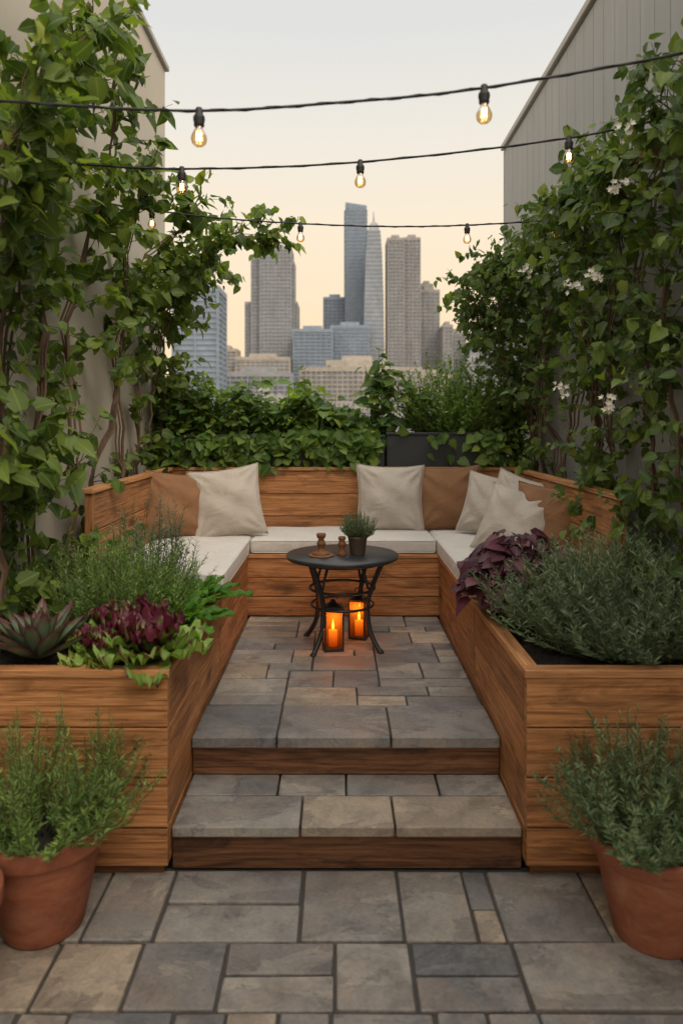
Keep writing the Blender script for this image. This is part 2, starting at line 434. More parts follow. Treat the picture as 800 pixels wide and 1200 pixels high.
for y0,y1,cells in rows:
    for c in cells:
        x0,x1=c[0],c[1]; k=c[2] if len(c)>2 else ''
        if k:
            ym=y0+(y1-y0)*(.5 if k=='h' else .42)
            B.add(x0+g,x1-g,y0+g,ym-g,-.03,random.uniform(-.003,.002),0,.003); B.add(x0+g,x1-g,ym+g,y1-g,-.03,random.uniform(-.003,.002),0,.003)
        else: B.add(x0+g,x1-g,y0+g,y1-g,-.03,random.uniform(-.003,.003),0,.003)
pack(-1.5,1.6,-2.4,2.045,.148,[(2,2),(3,2),(2,1),(3,1),(1,2),(2,3),(3,3)],0,B)
paving=B.obj('stone_paving',M_stone,None,.006,3)
Bm=Boxes(); Bm.add(-1.5,1.6,-2.4,2.72,-.05,-.012); Bm.obj('paving_mortar_bed',M_mortar,paving,0)

B=Boxes()
pack(XL+.01,XR-.01,3.40,4.95,.115,[(3,1),(2,1),(3,2),(2,2),(4,1),(3,1)],FL,B,.03,.009)
for a,b in ((XL+.003,-.265),(-.265,.222),(.222,XR-.003)): B.add(a+.004,b-.004,3.045,3.392,FL-.045,FL+.002,0,.001)
deck=B.obj('stone_lounge_floor',M_stone,None,.005,3)
Bm=Boxes(); Bm.add(XL+.002,XR-.002,3.10,4.95,0,FL-.014); Bm.obj('floor_mortar_bed',M_mortar,deck,0)

steps=empty('stone_steps')
B=Boxes()
for a,b in ((XL+.004,-.145),(-.145,.21),(.21,XR-.004)): B.add(a+.004,b-.004,2.675,2.90,.17-.04,.17,0,.001)
for a,b in ((XL+.004,-.25),(-.25,.03),(.03,.41),(.41,XR-.004)): B.add(a+.004,b-.004,2.907,3.075,.17-.04,.171,0,.001)
B.obj('tread_slabs',M_stone,steps,.006,3)
Bm=Boxes(); Bm.add(XL+.002,XR-.002,2.74,3.08,0,.14); Bm.obj('tread_mortar_bed',M_mortar,steps,0)
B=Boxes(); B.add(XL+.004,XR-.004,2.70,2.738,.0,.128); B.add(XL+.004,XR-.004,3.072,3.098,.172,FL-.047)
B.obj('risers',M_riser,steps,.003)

# ---- planters
def planter(name,xi,xo,y0,y1,sgn):
    root=empty(name); B=Boxes(); n=4; hh=(HT-.03)/n
    a,b=min(xi,xo),max(xi,xo); t=.035
    for i in range(n):
        z0=i*hh+.003; z1=(i+1)*hh-.003
        if i==0: z0=.045
        B.add(a,b,y0,y0+t,z0,z1,0)
        B.add(a+.0015,b-.0015,y1-t,y1,z0,z1,0)
        for X in (xi,xo):
            x0,x1=(X,X+t) if X==a else (X-t,X)
            B.add(x0,x1,y0+t+.001,y1-t-.001,z0,z1,1)
    B.obj('boards',M_wood,root,.003)
    F=Boxes(); F.add(a+.04,b-.04,y0+.05,y1-.05,.001,.60); F.obj('inner_box',M_mortar,root,0)
    F=Boxes(); 
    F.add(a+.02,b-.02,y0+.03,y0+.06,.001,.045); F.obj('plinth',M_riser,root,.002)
    Cb=Boxes(); w=.062
    Cb.add(a-.008,b+.008,y0-.010,y0-.010+w,HT-.030,HT,0)
    Cb.add(a-.006,b+.006,y1-w,y1+.001,HT-.030,HT-.001,0)
    for X in (xi,xo):
        x0,x1=(X-.008,X-.008+w) if X==a else (X+.008-w,X+.008)
        Cb.add(x0,x1,y0-.010+w+.001,y1-w-.001,HT-.030,HT-.0005,1)
    Cb.obj('rim_cap',M_cap,root,.004)
    nx,ny=70,80; V=[];Fs=[]
    for i in range(nx+1):
        for j in range(ny+1):
            V.append((a+.03+(b-a-.06)*i/nx,y0+.03+(y1-y0-.06)*j/ny,HT-.040+random.uniform(-.010,.012)+.014*math.sin(i*.3)*math.cos(j*.25)))
    for i in range(nx):
        for j in range(ny):
            q=i*(ny+1)+j; Fs.append((q,q+ny+1,q+ny+2,q+1))
    me=D.meshes.new('soil'); me.from_pydata(V,[],Fs); smooth(me); new_obj('soil',me,root,M_soil)
    return root
planter('wooden_planter_box',XL,-1.46,YF,3.80,1)
planter('wooden_planter_box',XR,1.56,YF,3.66,-1)

# ---- built-in bench
bench=empty('wooden_corner_bench')
B=Boxes()
def hplanks(fn,z0,z1,n):
    h=(z1-z0)/n
    for i in range(n): fn(z0+i*h+.0025,z0+(i+1)*h-.0025)
t=.035
hplanks(lambda a,b:B.add(XL-t,XL,3.801,4.957,a,b,1),0.0,HT-.03,4)
hplanks(lambda a,b:B.add(XR,XR+t,3.661,4.957,a,b,1),0.0,HT-.03,4)
hplanks(lambda a,b:B.add(XL-t,XR+t,4.96,4.96+t,a,b,0),FL,HT-.03,3)
B.obj('seat_fronts',M_wood,bench,.003)
B=Boxes()
B.add(-1.3,XL+.008,3.802,4.95,HT-.03,HT,1); B.add(XR-.008,1.35,3.662,4.95,HT-.03,HT,1); B.add(-1.3,1.35,4.951,5.6,HT-.03,HT,0)
B.obj('seat_deck',M_cap,bench,.004)
B=Boxes()
BT=1.33
hplanks(lambda a,b:B.add(-1.30,1.35,5.60,5.635,a,b,0),HT+.002,BT-.028,3)
hplanks(lambda a,b:B.add(-1.335,-1.30,3.82,5.634,a,b,1),.3,BT-.028,5)
hplanks(lambda a,b:B.add(1.35,1.385,3.50,5.634,a,b,1),.3,BT-.028,5)
B.add(-1.34,-1.298,3.78,3.819,.3,BT-.028,2); B.add(1.348,1.39,3.46,3.499,.7,BT-.028,2)
B.obj('backrest_boards',M_wood,bench,.003)
B=Boxes()
B.add(-1.345,1.395,5.59,5.66,BT-.026,BT,0); B.add(-1.36,-1.29,3.765,5.588,BT-.026,BT,1); B.add(1.34,1.41,3.445,5.588,BT-.026,BT,1)
B.obj('backrest_cap',M_cap,bench,.004)
B=Boxes(); B.add(WL,-1.345,2.72,6.15,0,.32); B.add(1.395,WR,2.72,6.9,0,.32); B.add(-1.30,1.35,5.67,6.9,0,.32)
B.obj('terrace_floor_slab',M_concrete,None,0)

def cushion(name,x0,x1,y0,y1,z0,z1,mat):
    import bmesh
    bm=bmesh.new(); bmesh.ops.create_cube(bm,size=1)
    for v in bm.verts: v.co=Vector(((x1-x0)*v.co.x,(y1-y0)*v.co.y,(z1-z0)*v.co.z))
    bmesh.ops.bevel(bm,geom=bm.edges[:],offset=.026,segments=4,affect='EDGES',profile=.6)
    bmesh.ops.subdivide_edges(bm,edges=[e for e in bm.edges if e.calc_length()>.2],cuts=14,use_grid_fill=True)
    for v in bm.verts:
        fx=1-min(1,abs(v.co.x)/((x1-x0)/2))**4; fy=1-min(1,abs(v.co.y)/((y1-y0)/2))**4
        if v.co.z>0: v.co.z+=.016*fx*fy+.003*math.sin(v.co.x*13+v.co.y*9)
    me=D.meshes.new(name); bm.to_mesh(me); bm.free(); smooth(me)
    o=new_obj(name,me,None,mat); o.location=((x0+x1)/2,(y0+y1)/2,(z0+z1)/2)
    for zz,nm in ((.5*(z1-z0)-.008,'piping_top'),(-.5*(z1-z0)+.008,'piping_bottom')):
        a,b=(x1-x0)/2-.003,(y1-y0)/2-.003; r=.03; pts=[]
        for cx,cy,s in ((a-r,b-r,0),(-a+r,b-r,1),(-a+r,-b+r,2),(a-r,-b+r,3)):
            for k in range(6):
                an=math.pi/2*(s+k/5); pts.append((cx+r*math.cos(an),cy+r*math.sin(an),zz))
        pts.append(pts[0]); tubes_mesh(nm,[(pts,.004)],mat,o,5)
    return o
ct=HT+.002
cushion('seat_cushion',-1.29,XL+.012,3.84,5.585,ct,ct+.095,M_cush)
cushion('seat_cushion',XL+.016,XR-.016,4.95,5.585,ct,ct+.095,M_cush)
cushion('seat_cushion',XR-.012,1.34,3.70,5.585,ct,ct+.095,M_cush)

def pillow(name,loc,size,yaw,tilt,mat,roll=0,thick=.10):
    n=34; V=[];F=[]; sd=random.uniform(0,9)
    for s in (1,-1):
        for i in range(n+1):
            for j in range(n+1):
                u=i/n*2-1; v=j/n*2-1
                x=u*(1-.10*(1-v*v)); z=v*(1-.10*(1-u*u))
                t=thick*((1-abs(u)**2.4)*(1-abs(v)**2.4))**.62
                e=(1-u*u)*(1-v*v)
                wr=.012*math.sin(u*5+sd+3*v)*math.sin(v*4-sd)+.007*math.sin(9*(u*v)+sd)
                t+=wr*e*1.6
                for cu,cv in ((-1,-1),(1,-1),(1,1),(-1,1)):
                    dd=math.hypot(u-cu,v-cv); an=math.atan2(v-cv,u-cu)
                    t+=.008*math.sin(an*11+sd+cu)*math.exp(-((dd-.45)/.35)**2)
                t-=.018*math.exp(-(u*u)/.05)*max(0,v)**2*e*3
                t=max(t,0) if abs(u)<1 and abs(v)<1 else 0
                V.append((x*size/2,s*-t,z*size/2))
        b=0 if s==1 else (n+1)**2
        for i in range(n):
            for j in range(n):
                q=b+i*(n+1)+j; f=(q,q+n+1,q+n+2,q+1); F.append(f if s==1 else f[::-1])
    me=D.meshes.new(name); me.from_pydata(V,[],F)
    import bmesh
    bm=bmesh.new(); bm.from_mesh(me); bmesh.ops.remove_doubles(bm,verts=bm.verts,dist=.0004); bm.to_mesh(me); bm.free(); smooth(me)
    o=new_obj(name,me,None,mat); 
    pts=[]
    for k in range(4*16+1):
        q=(k//16)%4; s=k%16/16*2-1
        u,v=[(s,-1),(1,s),(-s,1),(-1,-s)][q]
        pts.append((u*(1-.10*(1-v*v))*size/2,0,v*(1-.10*(1-u*u))*size/2))
    tubes_mesh('piping',[(pts,.0042)],mat,o,5)
    o.matrix_world=Matrix.Translation(loc)@Matrix.Rotation(math.radians(yaw),4,'Z')@Matrix.Rotation(math.radians(-tilt),4,'X')@Matrix.Rotation(math.radians(roll),4,'Y')
    return o
ch=ct+.11
pillow('throw_pillow',(-1.14,5.04,ch+.215),.48,28,14,M_tan,6)
pillow('throw_pillow',(-.80,5.12,ch+.225),.52,10,16,M_beige,-7)
pillow('throw_pillow',(.385,5.40,ch+.225),.52,0,13,M_beige,1)
pillow('throw_pillow',(.83,5.43,ch+.225),.50,-4,13,M_tan,-2)
pillow('throw_pillow',(1.08,5.08,ch+.205),.45,-34,16,M_beige,8)
pillow('throw_pillow',(1.20,4.84,ch+.22),.45,-42,16,M_beige,14)
pillow('throw_pillow',(1.25,4.34,ch+.20),.45,-44,14,M_tan,3)
pillow('throw_pillow',(1.08,4.38,ch+.18),.45,-30,26,M_beige,12)

# ---- table
table=empty('round_bistro_table'); tx,ty=.02,4.33; th=.548
lathe('table_top',[(.0001,th-.028),(.325,th-.028),(.335,th-.022),(.338,th-.006),(.333,th),(.0001,th)],M_blacktop,table,72,(tx,ty,FL),False)
lathe('table_apron_ring',[(.235,th-.05),(.25,th-.05),(.25,th-.028),(.235,th-.028),(.235,th-.05)],M_black,table,48,(tx,ty,FL),False)
paths=[]
for k in range(4):
    a=math.radians(45+90*k+8); c,s=math.cos(a),math.sin(a)
    pr=[(.285,th-.03),(.245,.44),(.195,.31),(.185,.22),(.205,.11),(.255,.03),(.278,.008)]
    cv=catmull([(tx+r*c,ty+r*s,FL+z) for r,z in pr],6); paths.append((cv,[.0145]*len(cv)))
    cv=catmull([(tx+r*c,ty+r*s,FL+z) for r,z in [(.12,th-.03),(.165,.44),(.19,.36)]],6); paths.append((cv,[.008]*len(cv)))
for r,z in ((.195,.345),(.187,.245)):
    pts=[(tx+r*math.cos(x),ty+r*math.sin(x),FL+z) for x in np.linspace(0,2*math.pi,41)]; paths.append((pts,.008))
tubes_mesh('table_legs',paths,M_black,table,8)
for k in range(4):
    a=math.radians(45+90*k+8); lathe('foot_%d'%(k+1),[(.016,0),(.02,.004),(.016,.014)],M_black,table,16,(tx+.278*math.cos(a),ty+.278*math.sin(a),FL))

def emis(name,col,s):
    m,N,b=new_mat(name); b.inputs['Base Color'].default_value=(*col,1); b.inputs['Emission Color'].default_value=(*col,1); b.inputs['Emission Strength'].default_value=s; return m
M_flame=emis('flame',(1,.55,.14),7); M_fil=emis('filament',(1,.62,.25),28)
def waxm():
    m,N,b=new_mat('candle_wax'); tc=N.add('ShaderNodeTexCoord').outputs['Generated']
    sx=N.add('ShaderNodeSeparateXYZ'); N.link(tc,sx.inputs[0])
    r=ramp(N,[(0,(.8,.22,.03)),(1,(1,.42,.08))]); N.link(sx.outputs[2],r.inputs[0])
    N.link(r.outputs[0],b.inputs['Emission Color']); N.link(r.outputs[0],b.inputs['Base Color'])
    N.link(mth(N,'MULTIPLY_ADD',sx.outputs[2],.7,.25),b.inputs['Emission Strength']); return m  # flame glow put into the wax as emission, stronger towards the top
M_wax=waxm()
def glassm(name,tint,gl=.5):
    m,N,b=new_mat(name); N.n.remove(b)
    tr=N.add('ShaderNodeBsdfTransparent'); tr.inputs[0].default_value=(*tint,1)
    g_=N.add('ShaderNodeBsdfGlossy'); g_.inputs['Roughness'].default_value=.06
    lw=N.add('ShaderNodeLayerWeight'); lw.inputs[0].default_value=gl
    mx=N.add('ShaderNodeMixShader'); N.link(mth(N,'MULTIPLY',lw.outputs['Facing'],.75),mx.inputs[0]); N.link(tr.outputs[0],mx.inputs[1]); N.link(g_.outputs[0],mx.inputs[2])
    N.link(mx.outputs[0],N.n['Material Output'].inputs[0]); return m
M_bulb=glassm('bulb_glass',(.95,.76,.50),.45)
def frosted():
    m,N,b=new_mat('amber_lantern_glass'); N.n.remove(b)
    tr=N.add('ShaderNodeBsdfTransparent'); tr.inputs[0].default_value=(.95,.66,.36,1)
    tl=N.add('ShaderNodeBsdfTranslucent'); tl.inputs[0].default_value=(.8,.42,.14,1)
    mx=N.add('ShaderNodeMixShader'); mx.inputs[0].default_value=.16; N.link(tr.outputs[0],mx.inputs[1]); N.link(tl.outputs[0],mx.inputs[2])
    N.link(mx.outputs[0],N.n['Material Output'].inputs[0]); return m
M_glass=frosted()
def lantern(loc,h,w,yaw):
    root=empty('candle_lantern'); B=Boxes(); q=w/2; e=.011
    B.add(-q,q,-q,q,0,.018); B.add(-q,q,-q,q,h*.78,h*.78+.012); 
    for sx in (-1,1):
        for sy in (-1,1):
            B.add(min(sx*q,sx*(q-e)),max(sx*q,sx*(q-e)),min(sy*q,sy*(q-e)),max(sy*q,sy*(q-e)),.018,h*.78)
    o=B.obj('frame',M_black,root,.0015)
    lathe('roof',[(q*1.15,h*.78+.012),(q*.9,h*.83),(q*.35,h*.9),(q*.3,h*.94),(.001,h*.95)],M_black,root,4).rotation_euler=(0,0,math.pi/4)
    pts=[(.028*math.cos(a),0,h*.95+.028*math.sin(a)) for a in np.linspace(0,math.pi,12)]; tubes_mesh('handle',[(pts,.003)],M_black,root,5)
    lathe('candle',[(.001,.018),(.026,.018),(.026,h*.36),(.022,h*.365),(.001,h*.36)],M_wax,root,20,cap=False)
    lathe('flame',[(.001,h*.37),(.007,h*.40),(.009,h*.44),(.005,h*.50),(.001,h*.57)],M_flame,root,12,cap=False)
    G=Boxes(); k=q-e*.5
    G.add(-k,k,-k-.001,-k+.001,.018,h*.78); G.add(-k,k,k-.001,k+.001,.018,h*.78); G.add(-k-.001,-k+.001,-k,k,.018,h*.78); G.add(k-.001,k+.001,-k,k,.018,h*.78)
    G.obj('glass_panes',M_glass,root,0)
    l=D.lights.new('candle_light','POINT'); l.energy=1.0; l.color=(1,.5,.16); l.shadow_soft_size=.02
    lo=D.objects.new('candle_light',l); coll.objects.link(lo); lo.parent=root; lo.location=(0,0,h*.66)
    root.location=loc; root.rotation_euler=(0,0,yaw)
lantern((-.035,4.24,FL),.31,.115,.15)
lantern((.125,4.46,FL),.30,.11,-.3)

TT=FL+th
root=empty('wooden_candle_holder')
lathe('turned_body',[(.001,0),(.050,0),(.054,.008),(.052,.02),(.044,.026),(.022,.032),(.017,.05),(.024,.066),(.028,.074),(.021,.085),(.016,.1),(.026,.113),(.029,.126),(.026,.134),(.001,.134)],M_small,root,32,(-.105,4.25,TT),False)
lathe('base_plate',[(.001,0),(.075,0),(.077,.006),(.072,.010),(.001,.010)],M_small,root,32,(-.105,4.25,TT-.0),False)
root=empty('wooden_pepper_mill')
lathe('turned_body',[(.001,0),(.028,0),(.03,.006),(.024,.02),(.016,.04),(.02,.055),(.027,.066),(.02,.078),(.016,.086),(.024,.1),(.02,.112),(.001,.115)],M_small,root,24,(.018,4.27,TT),False)
herb=empty('potted_herb')
M_pew=plain('aged_metal_pot',(.20,.15,.11),.5,.3,20,.2,.5)
lathe('pot',[(.001,0),(.042,0),(.045,.004),(.057,.098),(.060,.10),(.060,.112),(.054,.112),(.052,.095),(.001,.095)],M_pew,herb,32,(.112,4.30,TT),False)
rosemary('potted_herb_plant',(.112,4.30,TT+.10),.11,.16,110,30,.022,L_lav,parent=herb)

# ---- terracotta pots
def pot(x,y,R,h):
    root=empty('terracotta_pot')
    lathe('pot_body',[(.001,0),(.6*R,0),(.63*R,.01),(.90*R,h*.80),(.90*R,h*.82),(.985*R,h*.825),(1.0*R,h*.84),(1.0*R,h*.97),(.985*R,h),(.90*R,h),(.87*R,h*.98),(.86*R,h*.88),(.001,h*.88)],M_terra,root,64,(x,y,0.002),False)
    lathe('pot_soil',[(.86*R,h*.885),(.5*R,h*.905),(.001,h*.91)],M_soil,root,32,(x,y,0.002),False)
    return root
p=pot(-.985,2.40,.205,.345); rosemary('thyme_plant',(-.985,2.40,.31),.31,.38,170,46,.032,L_thyme,spread=1.1,parent=p,wild=.16)
p=pot(1.035,2.36,.205,.33); rosemary('rosemary_plant',(1.035,2.36,.29),.31,.38,140,68,.036,L_rose,spread=1.1,parent=p,wild=.16)
p=pot(-1.12,2.07,.14,.33); rosemary('rosemary_plant',(-1.14,2.07,.29),.10,.10,40,30,.03,L_rose,parent=p)

# ---- planter plants
rosemary('lavender_bush',(1.20,2.96,HT-.05),.45,.50,540,64,.040,L_lav,spread=1.05,flat=.66,wild=.14)
rosemary('lavender_bush',(1.42,3.3,HT-.05),.28,.46,150,50,.040,L_lav,spread=1.0,flat=.8,wild=.14)
rosemary('thyme_bush',(-1.06,3.26,HT-.05),.36,.46,330,54,.034,L_thyme,spread=1.0,flat=.75,wild=.14)
rosemary('lavender_plant',(-.98,3.68,HT-.05),.22,.55,90,50,.04,L_blue,spread=1.0,wild=.16)
lett=empty('red_leaf_lettuce')
def rosette_specs(n,L,W,t0,t1,ruf,curl,cup,pointed=False,br=.01):
    S=[]
    for i in range(n):
        f=i/(n-1); S.append((i*2.39996+random.uniform(-.2,.2),t0+(t1-t0)*f+random.uniform(-5,5),L*(.6+.4*f)*random.uniform(.88,1.1),W*(.65+.35*f)*random.uniform(.85,1.12),ruf,curl*random.uniform(.6,1.3),br,.01,pointed,cup))
    return S
for (cx,cy,s) in ((-.87,3.00,1.12),(-.73,2.80,1.12),(-.92,2.80,.72)):
    sp=rosette_specs(26,.22*s,.085*s,10,70,.022*s,.75,.35)
    ribbon_rosette('lettuce_outer_leaves',(cx,cy,HT-.035),sp[11:],L_lett,lett)
    ribbon_rosette('lettuce_inner_leaves',(cx,cy,HT-.015),[(a,t,l*1.1,w,r*1.1,c,b,z,p_,cu) for a,t,l,w,r,c,b,z,p_,cu in sp[:11]],L_lettR,lett)
ech=empty('echeveria_succulent')
for (cx,cy,s) in ((-1.19,2.84,1.15),(-1.42,3.05,.7)):
    ribbon_rosette('succulent_leaves',(cx,cy,HT-.035),rosette_specs(38,.245*s,.036*s,6,72,.0,-.25,.55,True,.012),L_eche,ech)
sp=empty('spinach_plant')
for (cx,cy,s) in ((-.79,3.42,1.05),(-.72,3.62,1.0),(-.72,3.24,.9),(-.84,3.22,.8)):
    ribbon_rosette('spinach_leaves',(cx,cy,HT-.04),rosette_specs(22,.27*s,.055*s,8,66,.008,.8,.3),L_spin,sp)
he=empty('purple_heuchera')
P=[];Dr=[];Nn=[];S=[];paths=[]
for i in range(480):
    a=random.uniform(0,6.283); rr=math.sqrt(random.random()); h=(.40*(1-.5*rr*rr))*random.uniform(.5,1.05)
    cx,cy=.87,3.42
    e=np.array([cx+.27*rr*math.cos(a),cy+.27*rr*math.sin(a),HT-.02+h]); b0=np.array([cx+.05*math.cos(a),cy+.05*math.sin(a),HT-.05])
    paths.append((catmull([b0,(b0+e)/2+np.array([0,0,.04]),e],4),.0018))
    P.append(e);Dr.append([math.cos(a)+random.gauss(0,.4),math.sin(a)+random.gauss(0,.4),-.15+random.gauss(0,.3)]);Nn.append([.4*math.cos(a)+random.gauss(0,.3),.4*math.sin(a)-.3+random.gauss(0,.3),1]);S.append(random.uniform(.06,.10))
leaves('heuchera_leaves',P,Dr,Nn,S,T_BROAD,L_purp,he,.3,.35); tubes_mesh('heuchera_stems',paths,M_bark,he,3)

# ---- rear troughs & shrubs
for i,(a,b) in enumerate(((-1.44,-.50),(-.48,.36),(.38,1.32))):
    tr=empty('planter_trough'); B=Boxes(); z1=1.56+(.02 if i==2 else 0)
    B.add(a,b,5.70,5.72,.322,z1); B.add(a,b,6.10,6.12,.322,z1); B.add(a,a+.02,5.721,6.099,.322,z1); B.add(b-.02,b,5.721,6.099,.322,z1)
    B.add(a-.006,b+.006,5.688,5.726,z1+.001,z1+.022); B.obj('walls',M_trough,tr,.004)
    B=Boxes(); B.add(a+.021,b-.021,5.722,6.098,.322,z1-.05); B.obj('soil',M_soil,tr,0)
def shrub(name,cx,cy,z,rx,ry,h,ns,nl,ls,T,mat,lean=0):
    root=empty(name); P=[];Dr=[];Nn=[];S=[];paths=[]
    for i in range(ns):
        a=random.uniform(0,6.283); rr=math.sqrt(random.random())
        b0=np.array([cx+rx*.6*rr*math.cos(a),cy+ry*.5*rr*math.sin(a),z])
        hh=h*random.uniform(.4,1.15)*(1-.3*rr*rr)
        e=np.array([cx+rx*rr*math.cos(a)*random.uniform(.8,1.3),cy+ry*rr*math.sin(a)-.04,z+hh])
        m=(b0+e)/2+rng.normal(0,.04,3); cv=catmull([b0,m,e],5); paths.append((cv,np.linspace(.005,.0018,len(cv))))
        for k in range(nl):
            t=random.uniform(.1,1); f=t*(len(cv)-1); q=cv[min(int(f),len(cv)-2)]*(1-f%1)+cv[min(int(f)+1,len(cv)-1)]*(f%1)
            an=random.uniform(0,6.283); d=np.array([math.cos(an),math.sin(an),random.uniform(-.3,.5)])
            P.append(q+d*random.uniform(0,.05)); Dr.append(d+np.array([0,0,-.2])); Nn.append(np.array([0,-.45,1])+rng.normal(0,.4,3)); S.append(ls*random.uniform(.5,1.25))
    tubes_mesh(name+'_stems',paths,M_stem,root,4); leaves(name+'_leaves',P,Dr,Nn,S,T,mat,root,.3,.3)
shrub('leafy_shrub',-1.08,5.90,1.45,.36,.22,.66,46,24,.075,T_BROAD,L_back)
shrub('leafy_shrub',-.68,5.88,1.40,.26,.22,.62,38,22,.085,T_BROAD,L_back)
shrub('leafy_shrub',-.26,5.86,1.40,.28,.22,.68,38,20,.105,T_BROAD,L_back)
shrub('leafy_shrub',.12,5.88,1.42,.22,.22,.48,24,18,.10,T_BROAD,L_back)
shrub('young_fruit_tree',.38,5.90,1.48,.24,.12,.76,12,17,.11,T_BROAD,L_back)
rosemary('feathery_shrub',(1.0,5.9,1.52),.48,.70,190,60,.05,L_thyme,spread=1.0,flat=.5,T=T_LEAFLET,wild=.22)
rosemary('feathery_shrub',(-1.22,5.9,1.48),.3,.56,80,46,.055,L_thyme,spread=.95,flat=.5,T=T_LEAFLET,wild=.2)
shrub('leafy_shrub',1.36,5.86,1.3,.2,.2,.75,30,20,.07,T_BROAD,L_back)
shrub('leafy_shrub',-1.4,5.72,1.0,.14,.2,.9,26,20,.07,T_BROAD,L_back)
P=[];Dr=[];Nn=[];S=[]
for i in range(1500):
    x=random.uniform(-1.42,1.3)
    if .3<x<1.15 and random.random()<.93: continue
    if random.random()>.75+.35*math.sin(x*7+1): continue
    z=1.62-abs(random.gauss(0,.14)); 
    if x<-.4: z-=random.uniform(0,.10)
    P.append([x,5.68-random.random()*.10,max(z,1.33+random.random()*.06)]);Dr.append([random.gauss(0,.7),-.4,-.6+random.gauss(0,.4)]);Nn.append([random.gauss(0,.45),-.9,.6+random.gauss(0,.4)]);S.append(random.uniform(.045,.105))
tr=empty('trailing_vine_plant'); leaves('trailing_leaves',P,Dr,Nn,S,T_BROAD,L_back,tr)

# ---- climbing vines
lv=empty('climbing_vine')
st=[ ([(-1.42,2.55,.9),(-1.40,2.6,1.8),(-1.32,2.6,2.5),(-1.05,2.65,3.05)],.012,[(0,.5,14),(.5,1,34)]),
 ([(-1.43,3.0,.7),(-1.42,3.1,1.5),(-1.38,3.05,2.3),(-1.25,3.0,2.9),(-1.0,2.95,3.3)],.014,[(0,.45,38),(.45,1,50)]),
 ([(-1.44,3.35,.7),(-1.43,3.3,1.6),(-1.40,3.45,2.4),(-1.3,3.4,3.1),(-1.15,3.3,3.6)],.013,[(0,.4,20),(.4,1,40)]),
 ([(-1.44,3.75,.7),(-1.40,3.65,1.5),(-1.44,3.8,2.3),(-1.30,3.8,3.0),(-1.15,3.7,3.6)],.013,[(.0,.25,12),(.3,.6,7),(.6,.95,26)]),
 ([(-1.44,4.2,.8),(-1.44,4.1,1.5),(-1.38,4.3,2.1),(-1.28,4.2,2.8),(-1.05,4.1,3.25)],.012,[(.0,.3,6),(.3,.6,5),(.6,1,28)]),
 ([(-1.44,4.7,.8),(-1.42,4.8,1.6),(-1.44,4.6,2.2),(-1.2,4.7,2.8),(-.88,4.6,3.15)],.012,[(.1,.45,4),(.5,1,38)]),
 ([(-1.44,5.2,.8),(-1.40,5.1,1.6),(-1.42,5.3,2.2),(-1.15,5.2,2.75),(-.78,5.1,2.98),(-.52,5.0,2.92)],.011,[(.0,.4,7),(.4,.8,46),(.8,1,12)]),
 ([(-1.44,5.6,.9),(-1.42,5.7,1.7),(-1.40,5.6,2.3),(-1.25,5.6,2.75),(-1.0,5.5,2.85)],.011,[(.0,.4,26),(.4,.65,8),(.65,1,34)]),
 ([(-1.44,5.9,.9),(-1.38,5.85,1.6),(-1.36,5.8,2.0)],.010,[(.0,1,34)]),
 ([(-1.40,5.3,1.5),(-1.36,5.3,2.0),(-1.26,5.2,2.5),(-1.1,5.0,2.8)],.008,[(.1,.5,8),(.5,1,22)]),
]
vine(lv,'vine',st,L_vine,.078,T_BROAD,(1,0,0),(.14,.38))
rv=empty('flowering_climber'); st=[]
for i,y in enumerate(np.linspace(2.75,6.2,12)):
    top=3.12-.02*i+random.uniform(-.18,.08); xo=1.52
    ov=1.30+.1*random.random()-(.12 if y>5 else 0)
    low=int(24 if y<4.2 else (6 if y<5.3 else 2)); 
    st.append(([(xo,y,.7),(xo-.03,y+random.uniform(-.15,.15),1.4),(xo-.05,y+random.uniform(-.15,.15),2.1),(xo-.10,y+random.uniform(-.1,.1),2.7),(ov,y+random.uniform(-.2,.1),top)],.011,[(.05,.42,low),(.42,.75,34),(.75,1,24)]))
st.append(([(1.5,5.9,1.6),(1.35,5.8,2.1),(1.15,5.7,2.5),(1.08,5.6,2.75)],.009,[(0,.3,10),(.3,1,60)]))
st.append(([(1.5,5.6,1.3),(1.42,5.6,1.8),(1.25,5.5,2.2),(1.2,5.4,2.6)],.009,[(0,.3,5),(.3,1,42)]))
pp=vine(rv,'climber',st,L_vine2,.060,T_BROAD,(-1,0,0),(.14,.34))
P=[];Dr=[];Nn=[];S=[]
for (x,y,z) in [(1.16,2.9,2.86),(1.16,3.0,2.66),(1.17,3.3,2.35),(1.15,3.5,2.33),(1.17,3.75,1.87),(1.16,4.4,2.62),(1.17,3.1,1.75)]:
    for f in range(13):
        cpt=np.array([x,y,z])+rng.normal(0,.019,3)
        nrm=np.array([-.8,-1.,.3])+rng.normal(0,.45,3)
        a0=np.cross(nrm,[0,0,1]); a0/=np.linalg.norm(a0); b0=np.cross(nrm,a0); b0/=np.linalg.norm(b0)
        for k in range(5):
            an=k*1.257; P.append(cpt);Dr.append(a0*math.cos(an)+b0*math.sin(an)+nrm*.3);Nn.append(nrm);S.append(random.uniform(.014,.021))
leaves('white_blossoms',P,Dr,Nn,S,T_OVAL,M_petal,rv,.3,-.2)

